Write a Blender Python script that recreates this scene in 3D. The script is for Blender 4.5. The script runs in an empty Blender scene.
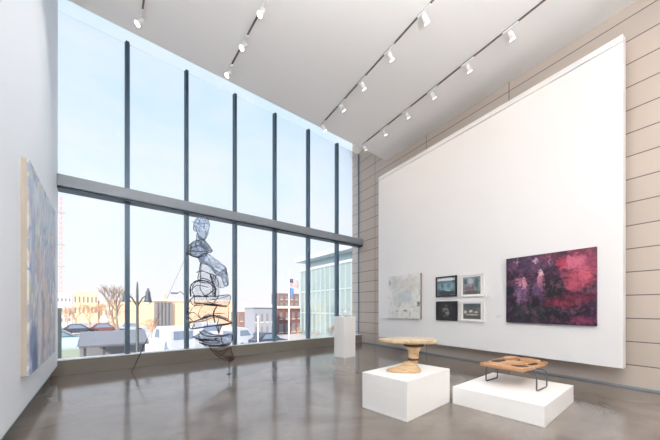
import bpy, bmesh, math, random
from mathutils import Vector, Matrix
random.seed(7)
sc = bpy.context.scene
COL = sc.collection
PI = math.pi
EYE = 1.3; F = 290.0; HZ = 307.5

# ------------------------------------------------------------------ frames of the three walls
ND = Vector((-.6401, .7683, 0)); DD = Vector((.7683, .6401, 0))      # window wall: outward, along
NR = Vector((.859, .512, 0)); DR = Vector((.512, -.859, 0))          # right wall
NL = Vector((-.786, -.618, 0)); DL = Vector((-.618, .786, 0))        # left wall
RC = math.atan2(DD.y, DD.x); RR = math.atan2(DR.y, DR.x); RL = math.atan2(DL.y, DL.x)
def CP(s, D, z=0): return DD*s + ND*D + Vector((0, 0, z))
def RP(s, E, z=0): return DR*s + NR*E + Vector((0, 0, z))
def LP(s, L, z=0): return DL*s + NL*L + Vector((0, 0, z))
def depth(u, D): return D/((u-330)/F*ND.x + ND.y)
def SS(u, D):
    Y = depth(u, D); return DD.x*(u-330)/F*Y + DD.y*Y
def ZZ(v, u, D): return EYE - (v-HZ)/F*depth(u, D)
def rs(u, E):                      # along the right wall
    k = (u-330)/F; Y = E/(k*NR.x+NR.y); return k*Y*DR.x + Y*DR.y, Y
def meet(n1, d1, n2, d2):
    det = n1.x*n2.y - n1.y*n2.x
    return Vector(((d1*n2.y-n1.y*d2)/det, (n1.x*d2-d1*n2.x)/det, 0))

EW = 6.57
# ------------------------------------------------------------------ materials
def nodes(name):
    m = bpy.data.materials.new(name); m.use_nodes = True
    nt = m.node_tree; b = nt.nodes['Principled BSDF']
    return m, nt, b
def N(nt, t, **kw):
    n = nt.nodes.new(t)
    for k, v in kw.items():
        if k.startswith('i_'): n.inputs[k[2:].replace('_', ' ')].default_value = v
        else: setattr(n, k, v)
    return n
def L(nt, a, b): nt.links.new(a, b)
def lin(r, g, b): return tuple(((c/255)/12.92 if c/255 <= .04045 else ((c/255+.055)/1.055)**2.4) for c in (r, g, b)) + (1,)
def mixc(nt, fac, a, b):
    n = nt.nodes.new('ShaderNodeMix'); n.data_type = 'RGBA'
    for sock, v in ((n.inputs[0], fac), (n.inputs[6], a), (n.inputs[7], b)):
        if hasattr(v, 'is_linked'): nt.links.new(v, sock)
        else: sock.default_value = v
    return n.outputs[2]
def plain(name, col, rough=.6, metal=0, var=.06, scale=8, bump=0, spec=.5, stretch=(1, 1, 1)):
    m, nt, b = nodes(name)
    tc = N(nt, 'ShaderNodeTexCoord'); mp = N(nt, 'ShaderNodeMapping'); mp.inputs['Scale'].default_value = stretch
    L(nt, tc.outputs['Object'], mp.inputs[0])
    nz = N(nt, 'ShaderNodeTexNoise', i_Scale=scale, i_Detail=4.0); L(nt, mp.outputs[0], nz.inputs['Vector'])
    d = tuple(c*(1-var) for c in col[:3])+(1,); e = tuple(min(1, c*(1+var)) for c in col[:3])+(1,)
    L(nt, mixc(nt, nz.outputs[0], d, e), b.inputs['Base Color'])
    b.inputs['Roughness'].default_value = rough; b.inputs['Metallic'].default_value = metal
    b.inputs['Specular IOR Level'].default_value = spec
    if bump:
        bp = N(nt, 'ShaderNodeBump', i_Strength=bump, i_Distance=.01); L(nt, nz.outputs[0], bp.inputs['Height']); L(nt, bp.outputs[0], b.inputs['Normal'])
    return m
def emit(name, col, s):
    m, nt, b = nodes(name)
    b.inputs['Base Color'].default_value = col; b.inputs['Emission Color'].default_value = col; b.inputs['Emission Strength'].default_value = s
    return m

M = {}
M['wall'] = plain('white_wall_paint', (.88, .875, .87, 1), .55, var=.01, scale=2, spec=.3)
M['panelwhite'] = plain('white_panel_paint', (.83, .81, .79, 1), .6, var=.01, scale=2, spec=.3)
M['ceil'] = plain('ceiling_paint', (.90, .88, .855, 1), .8, var=.01, scale=1, spec=.2)
M['plinth'] = plain('plinth_paint', (.90, .885, .85, 1), .45, var=.015, scale=3)
M['mull'] = plain('blue_grey_aluminium', lin(92, 116, 134), .35, .2, .05)
M['trans'] = plain('grey_aluminium', lin(150, 158, 164), .4, .1, .04)
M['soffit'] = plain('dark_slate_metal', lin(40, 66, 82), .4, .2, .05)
M['curb'] = plain('taupe_sill_paint', lin(128, 122, 112), .5, var=.05)
M['sill'] = plain('pale_sill_metal', lin(225, 230, 230), .3, .2, .03)
M['reveal'] = plain('slate_reveal', lin(128, 140, 148), .6)
M['black'] = plain('black_wire', lin(42, 46, 56), .45, .1)
M['rail'] = plain('dark_grey_rail', lin(105, 98, 92), .5, .1)
M['fixture'] = plain('white_fixture', (.85, .84, .82, 1), .4)
M['lens'] = emit('lamp_lens', (1, .93, .82, 1), 7)
M['steel'] = plain('dark_steel_tube', lin(92, 95, 99), .4, .5)
M['blackframe'] = plain('black_frame', lin(34, 33, 36), .4)
M['whiteframe'] = plain('white_frame', lin(235, 232, 226), .5, var=.02)
M['mat'] = plain('picture_mount', lin(238, 236, 232), .8, var=.01)
M['tan'] = plain('raw_wood_edge', lin(196, 186, 168), .7, var=.14, scale=3, stretch=(6, 6, 1))
M['canvasedge'] = plain('brown_canvas_edge', lin(150, 122, 108), .7, var=.2)
M['card'] = plain('label_card', lin(222, 222, 222), .7)

# polished concrete floor
m, nt, b = nodes('polished_concrete'); M['floor'] = m
tc = N(nt, 'ShaderNodeTexCoord')
n1 = N(nt, 'ShaderNodeTexNoise', i_Scale=.7, i_Detail=6.0, i_Roughness=.62, i_Distortion=.6); L(nt, tc.outputs['Object'], n1.inputs['Vector'])
n2 = N(nt, 'ShaderNodeTexNoise', i_Scale=4.5, i_Detail=6.0, i_Roughness=.7); L(nt, tc.outputs['Object'], n2.inputs['Vector'])
r1 = N(nt, 'ShaderNodeMapRange'); r1.inputs[1].default_value = .35; r1.inputs[2].default_value = .65; L(nt, n1.outputs[0], r1.inputs[0])
c1 = mixc(nt, r1.outputs[0], (.128, .102, .083, 1), (.275, .235, .203, 1))
r2 = N(nt, 'ShaderNodeMapRange'); r2.inputs[1].default_value = .3; r2.inputs[2].default_value = .7; r2.inputs[3].default_value = 0; r2.inputs[4].default_value = .55; L(nt, n2.outputs[0], r2.inputs[0])
L(nt, mixc(nt, r2.outputs[0], c1, (.19, .161, .138, 1)), b.inputs['Base Color'])
rr = N(nt, 'ShaderNodeMapRange'); rr.inputs[3].default_value = .07; rr.inputs[4].default_value = .17; L(nt, n1.outputs[0], rr.inputs[0]); L(nt, rr.outputs[0], b.inputs['Roughness'])
b.inputs['Specular IOR Level'].default_value = .8
bp = N(nt, 'ShaderNodeBump', i_Strength=.02, i_Distance=.02); L(nt, n2.outputs[0], bp.inputs['Height']); L(nt, bp.outputs[0], b.inputs['Normal'])

# stone cladding: courses of .375 m with staggered joints, in the wall's own coordinates
m, nt, b = nodes('stone_cladding'); M['stone'] = m
tc = N(nt, 'ShaderNodeTexCoord'); sp = N(nt, 'ShaderNodeSeparateXYZ'); L(nt, tc.outputs['Object'], sp.inputs[0])
x1_, x2_ = rs(509, EW)[0], rs(375, EW)[0]; print('JOINTS', x1_, x2_)
cb = N(nt, 'ShaderNodeCombineXYZ'); ad = N(nt, 'ShaderNodeMath', operation='SUBTRACT'); ad.inputs[1].default_value = x1_ - 40*(x1_-x2_)/2; L(nt, sp.outputs[0], ad.inputs[0]); L(nt, ad.outputs[0], cb.inputs[0]); L(nt, sp.outputs[2], cb.inputs[1])
br = N(nt, 'ShaderNodeTexBrick', offset=.0, offset_frequency=2, squash=1.0)
br.inputs['Scale'].default_value = 1; br.inputs['Brick Width'].default_value = (x1_-x2_)/2; br.inputs['Row Height'].default_value = .375
br.inputs['Mortar Size'].default_value = .009; br.inputs['Mortar Smooth'].default_value = .1
br.inputs['Color1'].default_value = lin(196, 182, 169); br.inputs['Color2'].default_value = lin(190, 177, 164); br.inputs['Mortar'].default_value = lin(112, 104, 98)
L(nt, cb.outputs[0], br.inputs['Vector']); L(nt, br.outputs['Color'], b.inputs['Base Color']); b.inputs['Roughness'].default_value = .6
bp = N(nt, 'ShaderNodeBump', i_Strength=.5, i_Distance=.01, invert=True); L(nt, br.outputs['Fac'], bp.inputs['Height']); L(nt, bp.outputs[0], b.inputs['Normal'])

# window glass: clear with a slight cool tint and a Fresnel reflection
def glassmat(name, tint, rough=0.0, refl=1.0):
    m = bpy.data.materials.new(name); m.use_nodes = True; nt = m.node_tree; nt.nodes.clear()
    out = N(nt, 'ShaderNodeOutputMaterial'); mx = N(nt, 'ShaderNodeMixShader'); tr = N(nt, 'ShaderNodeBsdfTransparent'); gl = N(nt, 'ShaderNodeBsdfGlossy')
    tr.inputs[0].default_value = tint; gl.inputs['Roughness'].default_value = rough
    fr = N(nt, 'ShaderNodeFresnel', i_IOR=1.3); mu = N(nt, 'ShaderNodeMath', operation='MULTIPLY'); mu.inputs[1].default_value = refl
    L(nt, fr.outputs[0], mu.inputs[0]); L(nt, mu.outputs[0], mx.inputs[0]); L(nt, tr.outputs[0], mx.inputs[1]); L(nt, gl.outputs[0], mx.inputs[2]); L(nt, mx.outputs[0], out.inputs[0])
    return m
M['glass'] = glassmat('window_glass', (.965, .975, 1, 1), 0, .45)
def filmmat(name, tint, body, dens):
    m = bpy.data.materials.new(name); m.use_nodes = True; nt = m.node_tree; nt.nodes.clear()
    out = N(nt, 'ShaderNodeOutputMaterial'); mx = N(nt, 'ShaderNodeMixShader'); tr = N(nt, 'ShaderNodeBsdfTransparent')
    tr.inputs[0].default_value = tint
    pb = N(nt, 'ShaderNodeBsdfPrincipled'); pb.inputs['Base Color'].default_value = body; pb.inputs['Roughness'].default_value = .25
    tc = N(nt, 'ShaderNodeTexCoord'); nz = N(nt, 'ShaderNodeTexNoise', i_Scale=9.0, i_Detail=5.0, i_Distortion=1.5); L(nt, tc.outputs['Object'], nz.inputs['Vector'])
    mr = N(nt, 'ShaderNodeMapRange'); mr.inputs[1].default_value = .35; mr.inputs[2].default_value = .7; mr.inputs[3].default_value = dens*.25; mr.inputs[4].default_value = dens*1.7
    L(nt, nz.outputs[0], mr.inputs[0]); L(nt, mr.outputs[0], mx.inputs[0])
    bp = N(nt, 'ShaderNodeBump', i_Strength=.6, i_Distance=.03); L(nt, nz.outputs[0], bp.inputs['Height']); L(nt, bp.outputs[0], pb.inputs['Normal'])
    L(nt, tr.outputs[0], mx.inputs[1]); L(nt, pb.outputs[0], mx.inputs[2]); L(nt, mx.outputs[0], out.inputs[0])
    return m
M['film'] = filmmat('clear_film', (.90, .94, .98, 1), (.52, .62, .78, 1), .32)
M['filmdark'] = filmmat('smoky_film', (.80, .84, .90, 1), (.25, .30, .38, 1), .38)
M['filmclear'] = filmmat('pale_film', (.93, .94, .96, 1), (.42, .44, .50, 1), .12)
M['ice'] = filmmat('frosted_glass', (.97, .98, .98, 1), (.9, .9, .88, 1), .45)
# frosted glass at the head of the window
m, nt, b = nodes('frosted_head_glass'); M['frost'] = m
b.inputs['Base Color'].default_value = (.92, .95, .95, 1); b.inputs['Roughness'].default_value = .5
tl = N(nt, 'ShaderNodeBsdfTranslucent'); tl.inputs[0].default_value = (.95, .98, .98, 1); mx = N(nt, 'ShaderNodeMixShader', i_Fac=.7)
tp = N(nt, 'ShaderNodeBsdfTransparent'); tp.inputs[0].default_value = (.99, 1, .99, 1); m2 = N(nt, 'ShaderNodeMixShader', i_Fac=.9)
L(nt, b.outputs[0], mx.inputs[1]); L(nt, tl.outputs[0], mx.inputs[2]); L(nt, mx.outputs[0], m2.inputs[1]); L(nt, tp.outputs[0], m2.inputs[2]); L(nt, m2.outputs[0], nt.nodes['Material Output'].inputs[0])

# painting: base noise plus soft-edged patches, in the canvas's own coordinates (x, z)
def painting(name, c1, c2, patches, scale=3, warp=.12, stretch=(1, 1, 1), rough=.55, wscale=6, extra=None, detail=None):
    m, nt, b = nodes(name)
    tc = N(nt, 'ShaderNodeTexCoord'); mp = N(nt, 'ShaderNodeMapping'); mp.inputs['Scale'].default_value = stretch
    L(nt, tc.outputs['Object'], mp.inputs[0])
    nz = N(nt, 'ShaderNodeTexNoise', i_Scale=scale, i_Detail=6.0, i_Roughness=.65, i_Distortion=.8); L(nt, mp.outputs[0], nz.inputs['Vector'])
    mr = N(nt, 'ShaderNodeMapRange'); mr.inputs[1].default_value = .35; mr.inputs[2].default_value = .65; L(nt, nz.outputs[0], mr.inputs[0])
    col = mixc(nt, mr.outputs[0], c1, c2)
    wn = N(nt, 'ShaderNodeTexNoise', i_Scale=wscale, i_Detail=5.0, i_Roughness=.7); L(nt, mp.outputs[0], wn.inputs['Vector'])
    ws = N(nt, 'ShaderNodeVectorMath', operation='SUBTRACT'); L(nt, wn.outputs['Color'], ws.inputs[0]); ws.inputs[1].default_value = (.5, .5, .5)
    wm = N(nt, 'ShaderNodeVectorMath', operation='SCALE'); L(nt, ws.outputs[0], wm.inputs[0]); wm.inputs['Scale'].default_value = warp*2
    wa = N(nt, 'ShaderNodeVectorMath', operation='ADD'); L(nt, tc.outputs['Object'], wa.inputs[0]); L(nt, wm.outputs[0], wa.inputs[1])
    if extra: col = extra(nt, tc, wa, col)
    for (x, z, rx, rz, c, a) in patches:
        s = N(nt, 'ShaderNodeVectorMath', operation='SUBTRACT'); L(nt, wa.outputs[0], s.inputs[0]); s.inputs[1].default_value = (x, 0, z)
        k = N(nt, 'ShaderNodeVectorMath', operation='MULTIPLY'); L(nt, s.outputs[0], k.inputs[0]); k.inputs[1].default_value = (1/rx, 0, 1/rz)
        ln = N(nt, 'ShaderNodeVectorMath', operation='LENGTH'); L(nt, k.outputs[0], ln.inputs[0])
        q = N(nt, 'ShaderNodeMapRange'); q.inputs[1].default_value = 1.1; q.inputs[2].default_value = .6; q.inputs[3].default_value = 0; q.inputs[4].default_value = a
        L(nt, ln.outputs['Value'], q.inputs[0]); col = mixc(nt, q.outputs[0], col, c)
    if detail:
        dn = N(nt, 'ShaderNodeTexNoise', i_Scale=detail[0], i_Detail=6.0, i_Roughness=.72, i_Distortion=.7); L(nt, mp.outputs[0], dn.inputs['Vector'])
        for lo_, hi_, c in ((.50, .66, detail[1]), (.50, .36, detail[2])):
            q = N(nt, 'ShaderNodeMapRange'); q.inputs[1].default_value = lo_; q.inputs[2].default_value = hi_; q.inputs[4].default_value = detail[3]*(.4 if lo_ < hi_ else 1)
            L(nt, dn.outputs[0], q.inputs[0]); col = mixc(nt, q.outputs[0], col, c)
    L(nt, col, b.inputs['Base Color']); b.inputs['Roughness'].default_value = rough
    return m

# live-edge timber
def timber(name, a, bcol, dark, scale, stretch):
    m, nt, b = nodes(name)
    tc = N(nt, 'ShaderNodeTexCoord'); mp = N(nt, 'ShaderNodeMapping'); mp.inputs['Scale'].default_value = stretch; L(nt, tc.outputs['Object'], mp.inputs[0])
    nz = N(nt, 'ShaderNodeTexNoise', i_Scale=scale, i_Detail=6.0, i_Distortion=1.2); L(nt, mp.outputs[0], nz.inputs['Vector'])
    rp = N(nt, 'ShaderNodeValToRGB'); L(nt, nz.outputs[0], rp.inputs[0])
    e = rp.color_ramp.elements; e[0].position = .30; e[0].color = dark; e[1].position = .68; e[1].color = a
    x = e.new(.40); x.color = bcol
    L(nt, rp.outputs[0], b.inputs['Base Color']); b.inputs['Roughness'].default_value = .45
    return m
M['oak'] = timber('pale_timber', lin(212, 184, 146), lin(196, 160, 118), lin(146, 106, 70), 3, (1.5, 1.5, 10))
M['oaktop'] = timber('pale_slab_timber', lin(208, 190, 160), lin(196, 172, 134), lin(146, 112, 78), 3, (2, 8, 8))
M['bark'] = plain('dark_bark_ring', lin(92, 52, 30), .7, var=.4, scale=20)
M['knot'] = plain('dark_knot', lin(62, 36, 24), .6, var=.4, scale=25)
M['maple'] = timber('warm_timber', lin(204, 162, 120), lin(184, 138, 98), lin(108, 70, 46), 3, (2, 7, 7))

# ------------------------------------------------------------------ mesh builder
class MB:
    def __init__(self): self.bm = bmesh.new()
    def box(self, x0, x1, y0, y1, z0, z1, bev=0):
        b2 = bmesh.new(); bmesh.ops.create_cube(b2, size=1)
        for v in b2.verts: v.co = Vector(((x0+x1)/2+v.co.x*(x1-x0), (y0+y1)/2+v.co.y*(y1-y0), (z0+z1)/2+v.co.z*(z1-z0)))
        if bev: bmesh.ops.bevel(b2, geom=b2.edges[:], offset=bev, segments=2, affect='EDGES', profile=.7)
        self.add(b2); return self
    def add(self, b2, mat=None):
        if mat is not None: bmesh.ops.transform(b2, matrix=mat, verts=b2.verts[:])
        me = bpy.data.meshes.new('t'); b2.to_mesh(me); b2.free(); self.bm.from_mesh(me); bpy.data.meshes.remove(me)
    def prism(self, pts, z0, z1):
        b = self.bm
        a = [b.verts.new((p[0], p[1], z0)) for p in pts]; t = [b.verts.new((p[0], p[1], z1)) for p in pts]; n = len(pts)
        b.faces.new(a[::-1]); b.faces.new(t)
        for i in range(n): b.faces.new((a[i], a[(i+1) % n], t[(i+1) % n], t[i]))
        bmesh.ops.recalc_face_normals(b, faces=b.faces[:]); return self
    def prism_y(self, pts, y0, y1):      # outline in x,z
        b = self.bm
        a = [b.verts.new((p[0], y0, p[1])) for p in pts]; t = [b.verts.new((p[0], y1, p[1])) for p in pts]; n = len(pts)
        b.faces.new(a); b.faces.new(t[::-1])
        for i in range(n): b.faces.new((a[(i+1) % n], a[i], t[i], t[(i+1) % n]))
        bmesh.ops.recalc_face_normals(b, faces=b.faces[:]); return self
    def tube(self, pts, r, seg=8, closed=False):
        b = self.bm; pts = [Vector(p) for p in pts]; n = len(pts); rad = r if isinstance(r, (list, tuple)) else [r]*n
        rings = []; up = None
        for i, p in enumerate(pts):
            if closed: t = pts[(i+1) % n]-pts[i-1]
            else: t = pts[min(i+1, n-1)]-pts[max(i-1, 0)]
            t.normalize()
            if up is None:
                up = Vector((0, 0, 1)) if abs(t.z) < .9 else Vector((1, 0, 0))
            up = (up-t*up.dot(t))
            if up.length < 1e-4: up = t.orthogonal()
            up.normalize(); sd = t.cross(up)
            rings.append([b.verts.new(p+(up*math.cos(2*PI*j/seg)+sd*math.sin(2*PI*j/seg))*rad[i]) for j in range(seg)])
        for i in range(n if closed else n-1):
            A, B = rings[i], rings[(i+1) % n]
            for j in range(seg): b.faces.new((A[j], A[(j+1) % seg], B[(j+1) % seg], B[j]))
        if not closed: b.faces.new(rings[0][::-1]); b.faces.new(rings[-1])
        return self
    def lathe(self, prof, seg=24, c=(0, 0, 0), wob=0, rnd=None):
        b = self.bm; rings = []
        w = [1+(rnd.uniform(-wob, wob) if rnd else 0) for _ in range(seg)]
        for (r, z) in prof:
            rings.append([b.verts.new((c[0]+r*w[j]*math.cos(2*PI*j/seg), c[1]+r*w[j]*math.sin(2*PI*j/seg), c[2]+z)) for j in range(seg)])
        for A, B in zip(rings, rings[1:]):
            for j in range(seg): b.faces.new((A[j], A[(j+1) % seg], B[(j+1) % seg], B[j]))
        b.faces.new(rings[0][::-1]); b.faces.new(rings[-1]); return self
    def ball(self, c, r, sub=2, sq=(1, 1, 1)):
        b2 = bmesh.new(); bmesh.ops.create_icosphere(b2, subdivisions=sub, radius=1)
        for v in b2.verts: v.co = Vector((c[0]+v.co.x*r*sq[0], c[1]+v.co.y*r*sq[1], c[2]+v.co.z*r*sq[2]))
        self.add(b2); return self
    def build(self, name, mat, parent=None, smooth=False, loc=None, rz=0):
        me = bpy.data.meshes.new(name); self.bm.normal_update(); self.bm.to_mesh(me); self.bm.free()
        me.materials.append(mat)
        if smooth:
            for p in me.polygons: p.use_smooth = True
        o = bpy.data.objects.new(name, me); COL.objects.link(o)
        if parent: o.parent = parent
        if loc is not None: o.location = loc
        o.rotation_euler.z = rz
        return o
def thing(name, label, cat, loc=(0, 0, 0), rz=0, group=None):
    o = bpy.data.objects.new(name, None); COL.objects.link(o); o.location = loc; o.rotation_euler.z = rz; o.empty_display_size = .1
    return tag(o, label, cat, group)
def tag(o, label, cat, group=None):
    o['label'] = label; o['category'] = cat
    if group: o['group'] = group
    return o
def struct(o): o['kind'] = 'structure'; return o

# ------------------------------------------------------------------ room shell
DG = 7.72            # glass plane of the window wall
DE = 6.23            # edge of the ceiling, short of the window
EW = 6.57            # stone wall
LW = .67             # white wall beside the camera
HC = 6.2
ZT = 8.0
BK = -6.0
def quad(Da, Db, Lw, Ew):
    return [meet(ND, Da, NL, Lw), meet(ND, Da, NR, Ew), meet(ND, Db, NR, Ew), meet(ND, Db, NL, Lw)]
struct(MB().prism(quad(BK, 7.95, LW+.5, EW+.3), -.25, 0).build('floor', M['floor']))
struct(MB().prism(quad(BK, DE, LW+.02, EW+.02), HC, HC+.3).build('ceiling', M['ceil']))
struct(MB().prism(quad(BK-.3, 7.98, LW+.5, EW+.3), ZT, ZT+.3).build('roof', M['ceil']))
struct(MB().prism([meet(ND, BK-.3, NL, LW+.5), meet(ND, BK-.3, NR, EW+.3), meet(ND, BK, NR, EW+.3), meet(ND, BK, NL, LW+.5)], -.25, ZT).build('wall_back', M['wall']))
# left wall: a white face that stops .19 m above the floor over a recessed base
def walong(n, d, a, b):              # s range of a wall between two planes D
    dv = Vector((-n.y, n.x, 0)) if n is NL else Vector((n.y, -n.x, 0))
    return sorted((meet(ND, a, n, d).dot(dv), meet(ND, b, n, d).dot(dv)))
la, lb = walong(NL, LW, BK, 7.66)
def sl(s): return LP(s, LW).dot(DL)
la = meet(ND, BK, NL, LW).dot(DL); lb = meet(ND, 7.66, NL, LW).dot(DL)
M['skytint_wall'] = plain('skylight_tinted_wall', (.82, .87, .93, 1), .55, var=.01, scale=2, spec=.3)  # blue of the window skylight is put into this wall's colour
struct(MB().box(la, lb, 0, .14, .19, ZT).build('wall_left', M['skytint_wall'], loc=LP(0, LW), rz=RL))
struct(MB().box(la, lb+.35, .14, .5, 0, ZT).build('trim_1', M['wall'], loc=LP(0, LW), rz=RL))
struct(MB().box(la, lb, .10, .139, 0, .19).build('baseboard_left', M['reveal'], loc=LP(0, LW), rz=RL))
# right wall
ra = meet(ND, 8.17, NR, EW).dot(DR); rb = meet(ND, BK, NR, EW).dot(DR)
struct(MB().box(ra, rb, 0, .3, 0, ZT).build('wall_right', M['stone'], loc=RP(0, EW), rz=RR))
ri = meet(ND, 7.56, NR, EW).dot(DR)
struct(MB().box(ri, rb, -.012, 0, 0, .032).build('baseboard_right', M['reveal'], loc=RP(0, EW), rz=RR))
# window wall frame
cl = meet(ND, DG, NL, LW+.2).dot(DD); cr = meet(ND, DG, NR, EW).dot(DD)
crf = meet(ND, 7.5, NR, EW).dot(DD)
struct(MB().prism([meet(ND, 7.565, NL, LW+.1), meet(ND, 7.565, NR, EW), meet(ND, 7.86, NR, EW), meet(ND, 7.86, NL, LW+.1)], 0, .275).build('trim_2', M['curb']))
struct(MB().box(cl, cr, 7.60, 7.80, .2755, .292).build('trim_3', M['sill'], rz=RC))
struct(MB().box(cl-3, cr+.3, 7.98, 8.1, -2.5, .2).build('wall_base', M['reveal'], rz=RC))
TZ0, TZ1 = 3.60, 3.83
struct(MB().prism([meet(ND, 7.48, NL, LW+.001), meet(ND, 7.48, NR, EW), meet(ND, 7.80, NR, EW), meet(ND, 7.80, NL, LW+.001)], TZ0+.012, TZ1).build('trim_4', M['trans']))
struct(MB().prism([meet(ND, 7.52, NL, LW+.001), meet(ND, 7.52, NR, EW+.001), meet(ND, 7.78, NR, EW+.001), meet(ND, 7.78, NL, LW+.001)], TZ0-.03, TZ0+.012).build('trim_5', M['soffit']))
MU = [127.5, 187, 235.5, 275.5, 309, 337.7]
mus = [SS(u, 7.66) for u in MU]
HEAD = 7.08
tn = 6
for i, s in enumerate(mus):
    for (za, zb, w) in ((.292, TZ0-.03, .042), (TZ1, HEAD, .034)):
        mb = MB().box(s-w, s+w, 7.64, 7.79, za, zb, .004)
        struct(mb.build('trim_%d' % tn, M['mull'], rz=RC)); tn += 1
edges = [cl] + mus + [cr]
k = 1
for a, b_ in zip(edges, edges[1:]):
    for za, zb in ((.292, TZ0-.03), (TZ1, HEAD)):
        w = bpy.data.objects.new('window_%d' % k, None); COL.objects.link(w); w.rotation_euler.z = RC; struct(w); k += 1
        MB().box(a+.04, b_-.04, DG, DG+.012, za, zb).build('glass_pane', M['glass'], w)
        fr = MB()
        for q in ((a+.03, a+.046), (b_-.046, b_-.03)): fr.box(q[0], q[1], DG-.02, DG+.03, za, zb)
        fr.build('pane_frame', M['mull'], w)
struct(MB().box(cl, cr, 7.66, 7.76, HEAD, ZT).build('trim_%d' % tn, M['frost'], rz=RC)); tn += 1

# the white display panel standing off the stone wall
EP = 6.27
p0 = rs(378.5, EP)[0]; p1 = rs(623, EP)[0]
dp = thing('display_wall', 'huge white display panel mounted off the stone cladding, carrying the paintings', 'wall panel', RP(0, EP), RR)
MB().box(p0, p1, 0, .13, .34, 5.47, .004).build('panel_face', M['panelwhite'], dp)
MB().box(p0, p1, 0, .13, 5.485, 5.59, .004).build('panel_cap', M['panelwhite'], dp)
MB().box(p0+.4, p1-.4, .13, .3, .5, 5.4).build('mounting_frame', M['reveal'], dp)

# ------------------------------------------------------------------ paintings
def hung(name, label, u0, u1, v0, v1, uv, t, cat='picture', group=None):
    """canvas on the display panel: returns thing, width, height; front face at local y = -t, origin at its middle"""
    E = EP-t
    a = rs(u0, E)[0]; b_ = rs(u1, E)[0]; Y = rs(uv, E)[1]
    z1 = EYE-(v0-HZ)/F*Y; z0 = EYE-(v1-HZ)/F*Y
    o = thing(name, label, cat, RP((a+b_)/2, EP, (z0+z1)/2), RR, group)
    return o, b_-a, z1-z0
o, w, h = hung('painting', 'large dark painting with glowing pink and crimson foliage on the white panel', 506.2, 596.2, 246.5, 326.2, 596.2, .05)
def P(x, y, rx, ry, c, a): return ((x-.5)*w, (.5-y)*h, rx*w, ry*h, lin(*c), a)
pt = [P(.3, .1, .38, .16, (88, 62, 92), .8), P(.55, .06, .14, .08, (120, 60, 84), .7), P(.85, .25, .22, .3, (156, 66, 92), .85), P(.8, .16, .12, .12, (212, 110, 132), .8), P(.9, .36, .1, .14, (206, 92, 112), .8), P(.78, .42, .1, .14, (182, 72, 94), .8),
      P(.66, .16, .06, .09, (190, 60, 84), .7), P(.75, .66, .24, .1, (112, 34, 56), .85), P(.6, .72, .2, .04, (146, 50, 66), .6), P(.92, .62, .1, .06, (92, 26, 48), .8),
      P(.59, .5, .13, .18, (22, 26, 30), .97), P(.05, .48, .07, .2, (20, 26, 38), .95), P(.2, .5, .1, .2, (112, 82, 118), .85), P(.19, .37, .08, .06, (214, 138, 158), .8), P(.24, .42, .03, .08, (226, 160, 170), .7), P(.17, .62, .03, .16, (150, 116, 142), .6), P(.25, .62, .025, .14, (138, 100, 130), .6),
      P(.43, .4, .05, .14, (190, 120, 142), .85), P(.44, .28, .04, .05, (236, 190, 196), .85), P(.38, .5, .05, .12, (124, 90, 128), .7), P(.44, .55, .04, .12, (96, 66, 100), .7), P(.37, .08, .035, .03, (224, 190, 200), .8), P(.14, .07, .03, .03, (214, 180, 190), .8), P(.53, .1, .012, .06, (226, 150, 160), .7),
      P(.3, .85, .36, .16, (26, 34, 40), .9), P(.3, .8, .04, .12, (44, 58, 56), .7), P(.45, .82, .05, .1, (34, 54, 52), .6), P(.16, .8, .03, .12, (48, 56, 60), .6), P(.88, .93, .13, .07, (128, 48, 84), .85), P(.7, .88, .08, .1, (28, 24, 34), .8)]
cv = MB().box(-w/2, w/2, -.05, 0, -h/2, h/2, .003).build('canvas', painting('dark_foliage_painting', lin(30, 20, 36), lin(62, 36, 62), pt, 5, .15, wscale=16, detail=(8, lin(190, 120, 142), lin(20, 14, 24), .62)), o)
o, w, h = hung('painting', 'pale grey and white abstract canvas near the stone corner', 388.3, 420.2, 272.8, 319.3, 420.2, .06)
pt = [P(.3, .2, .3, .2, (196, 196, 190), .7), P(.68, .25, .25, .2, (208, 202, 192), .7), P(.35, .55, .22, .2, (186, 194, 194), .6), P(.62, .5, .2, .18, (182, 190, 196), .6), P(.05, .15, .035, .08, (150, 150, 140), .8), P(.95, .67, .05, .07, (96, 100, 92), .9), P(.56, .83, .05, .025, (70, 66, 62), .85), P(.3, .83, .06, .03, (170, 164, 158), .7), P(.7, .9, .035, .07, (206, 172, 172), .7), P(.15, .88, .1, .05, (200, 206, 204), .5), P(.78, .72, .1, .04, (196, 200, 200), .5)]
MB().box(-w/2, w/2, -.06, -.02, -h/2, h/2, .003).build('canvas', painting('pale_abstract', lin(222, 221, 214), lin(236, 234, 228), pt, 4, .08, wscale=14, detail=(9, lin(240, 238, 232), lin(170, 172, 168), .5)), o)
MB().box(-w/2+.002, w/2+.004, -.05, 0, -h/2-.002, h/2-.002).build('canvas_edge', M['canvasedge'], o)
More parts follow.
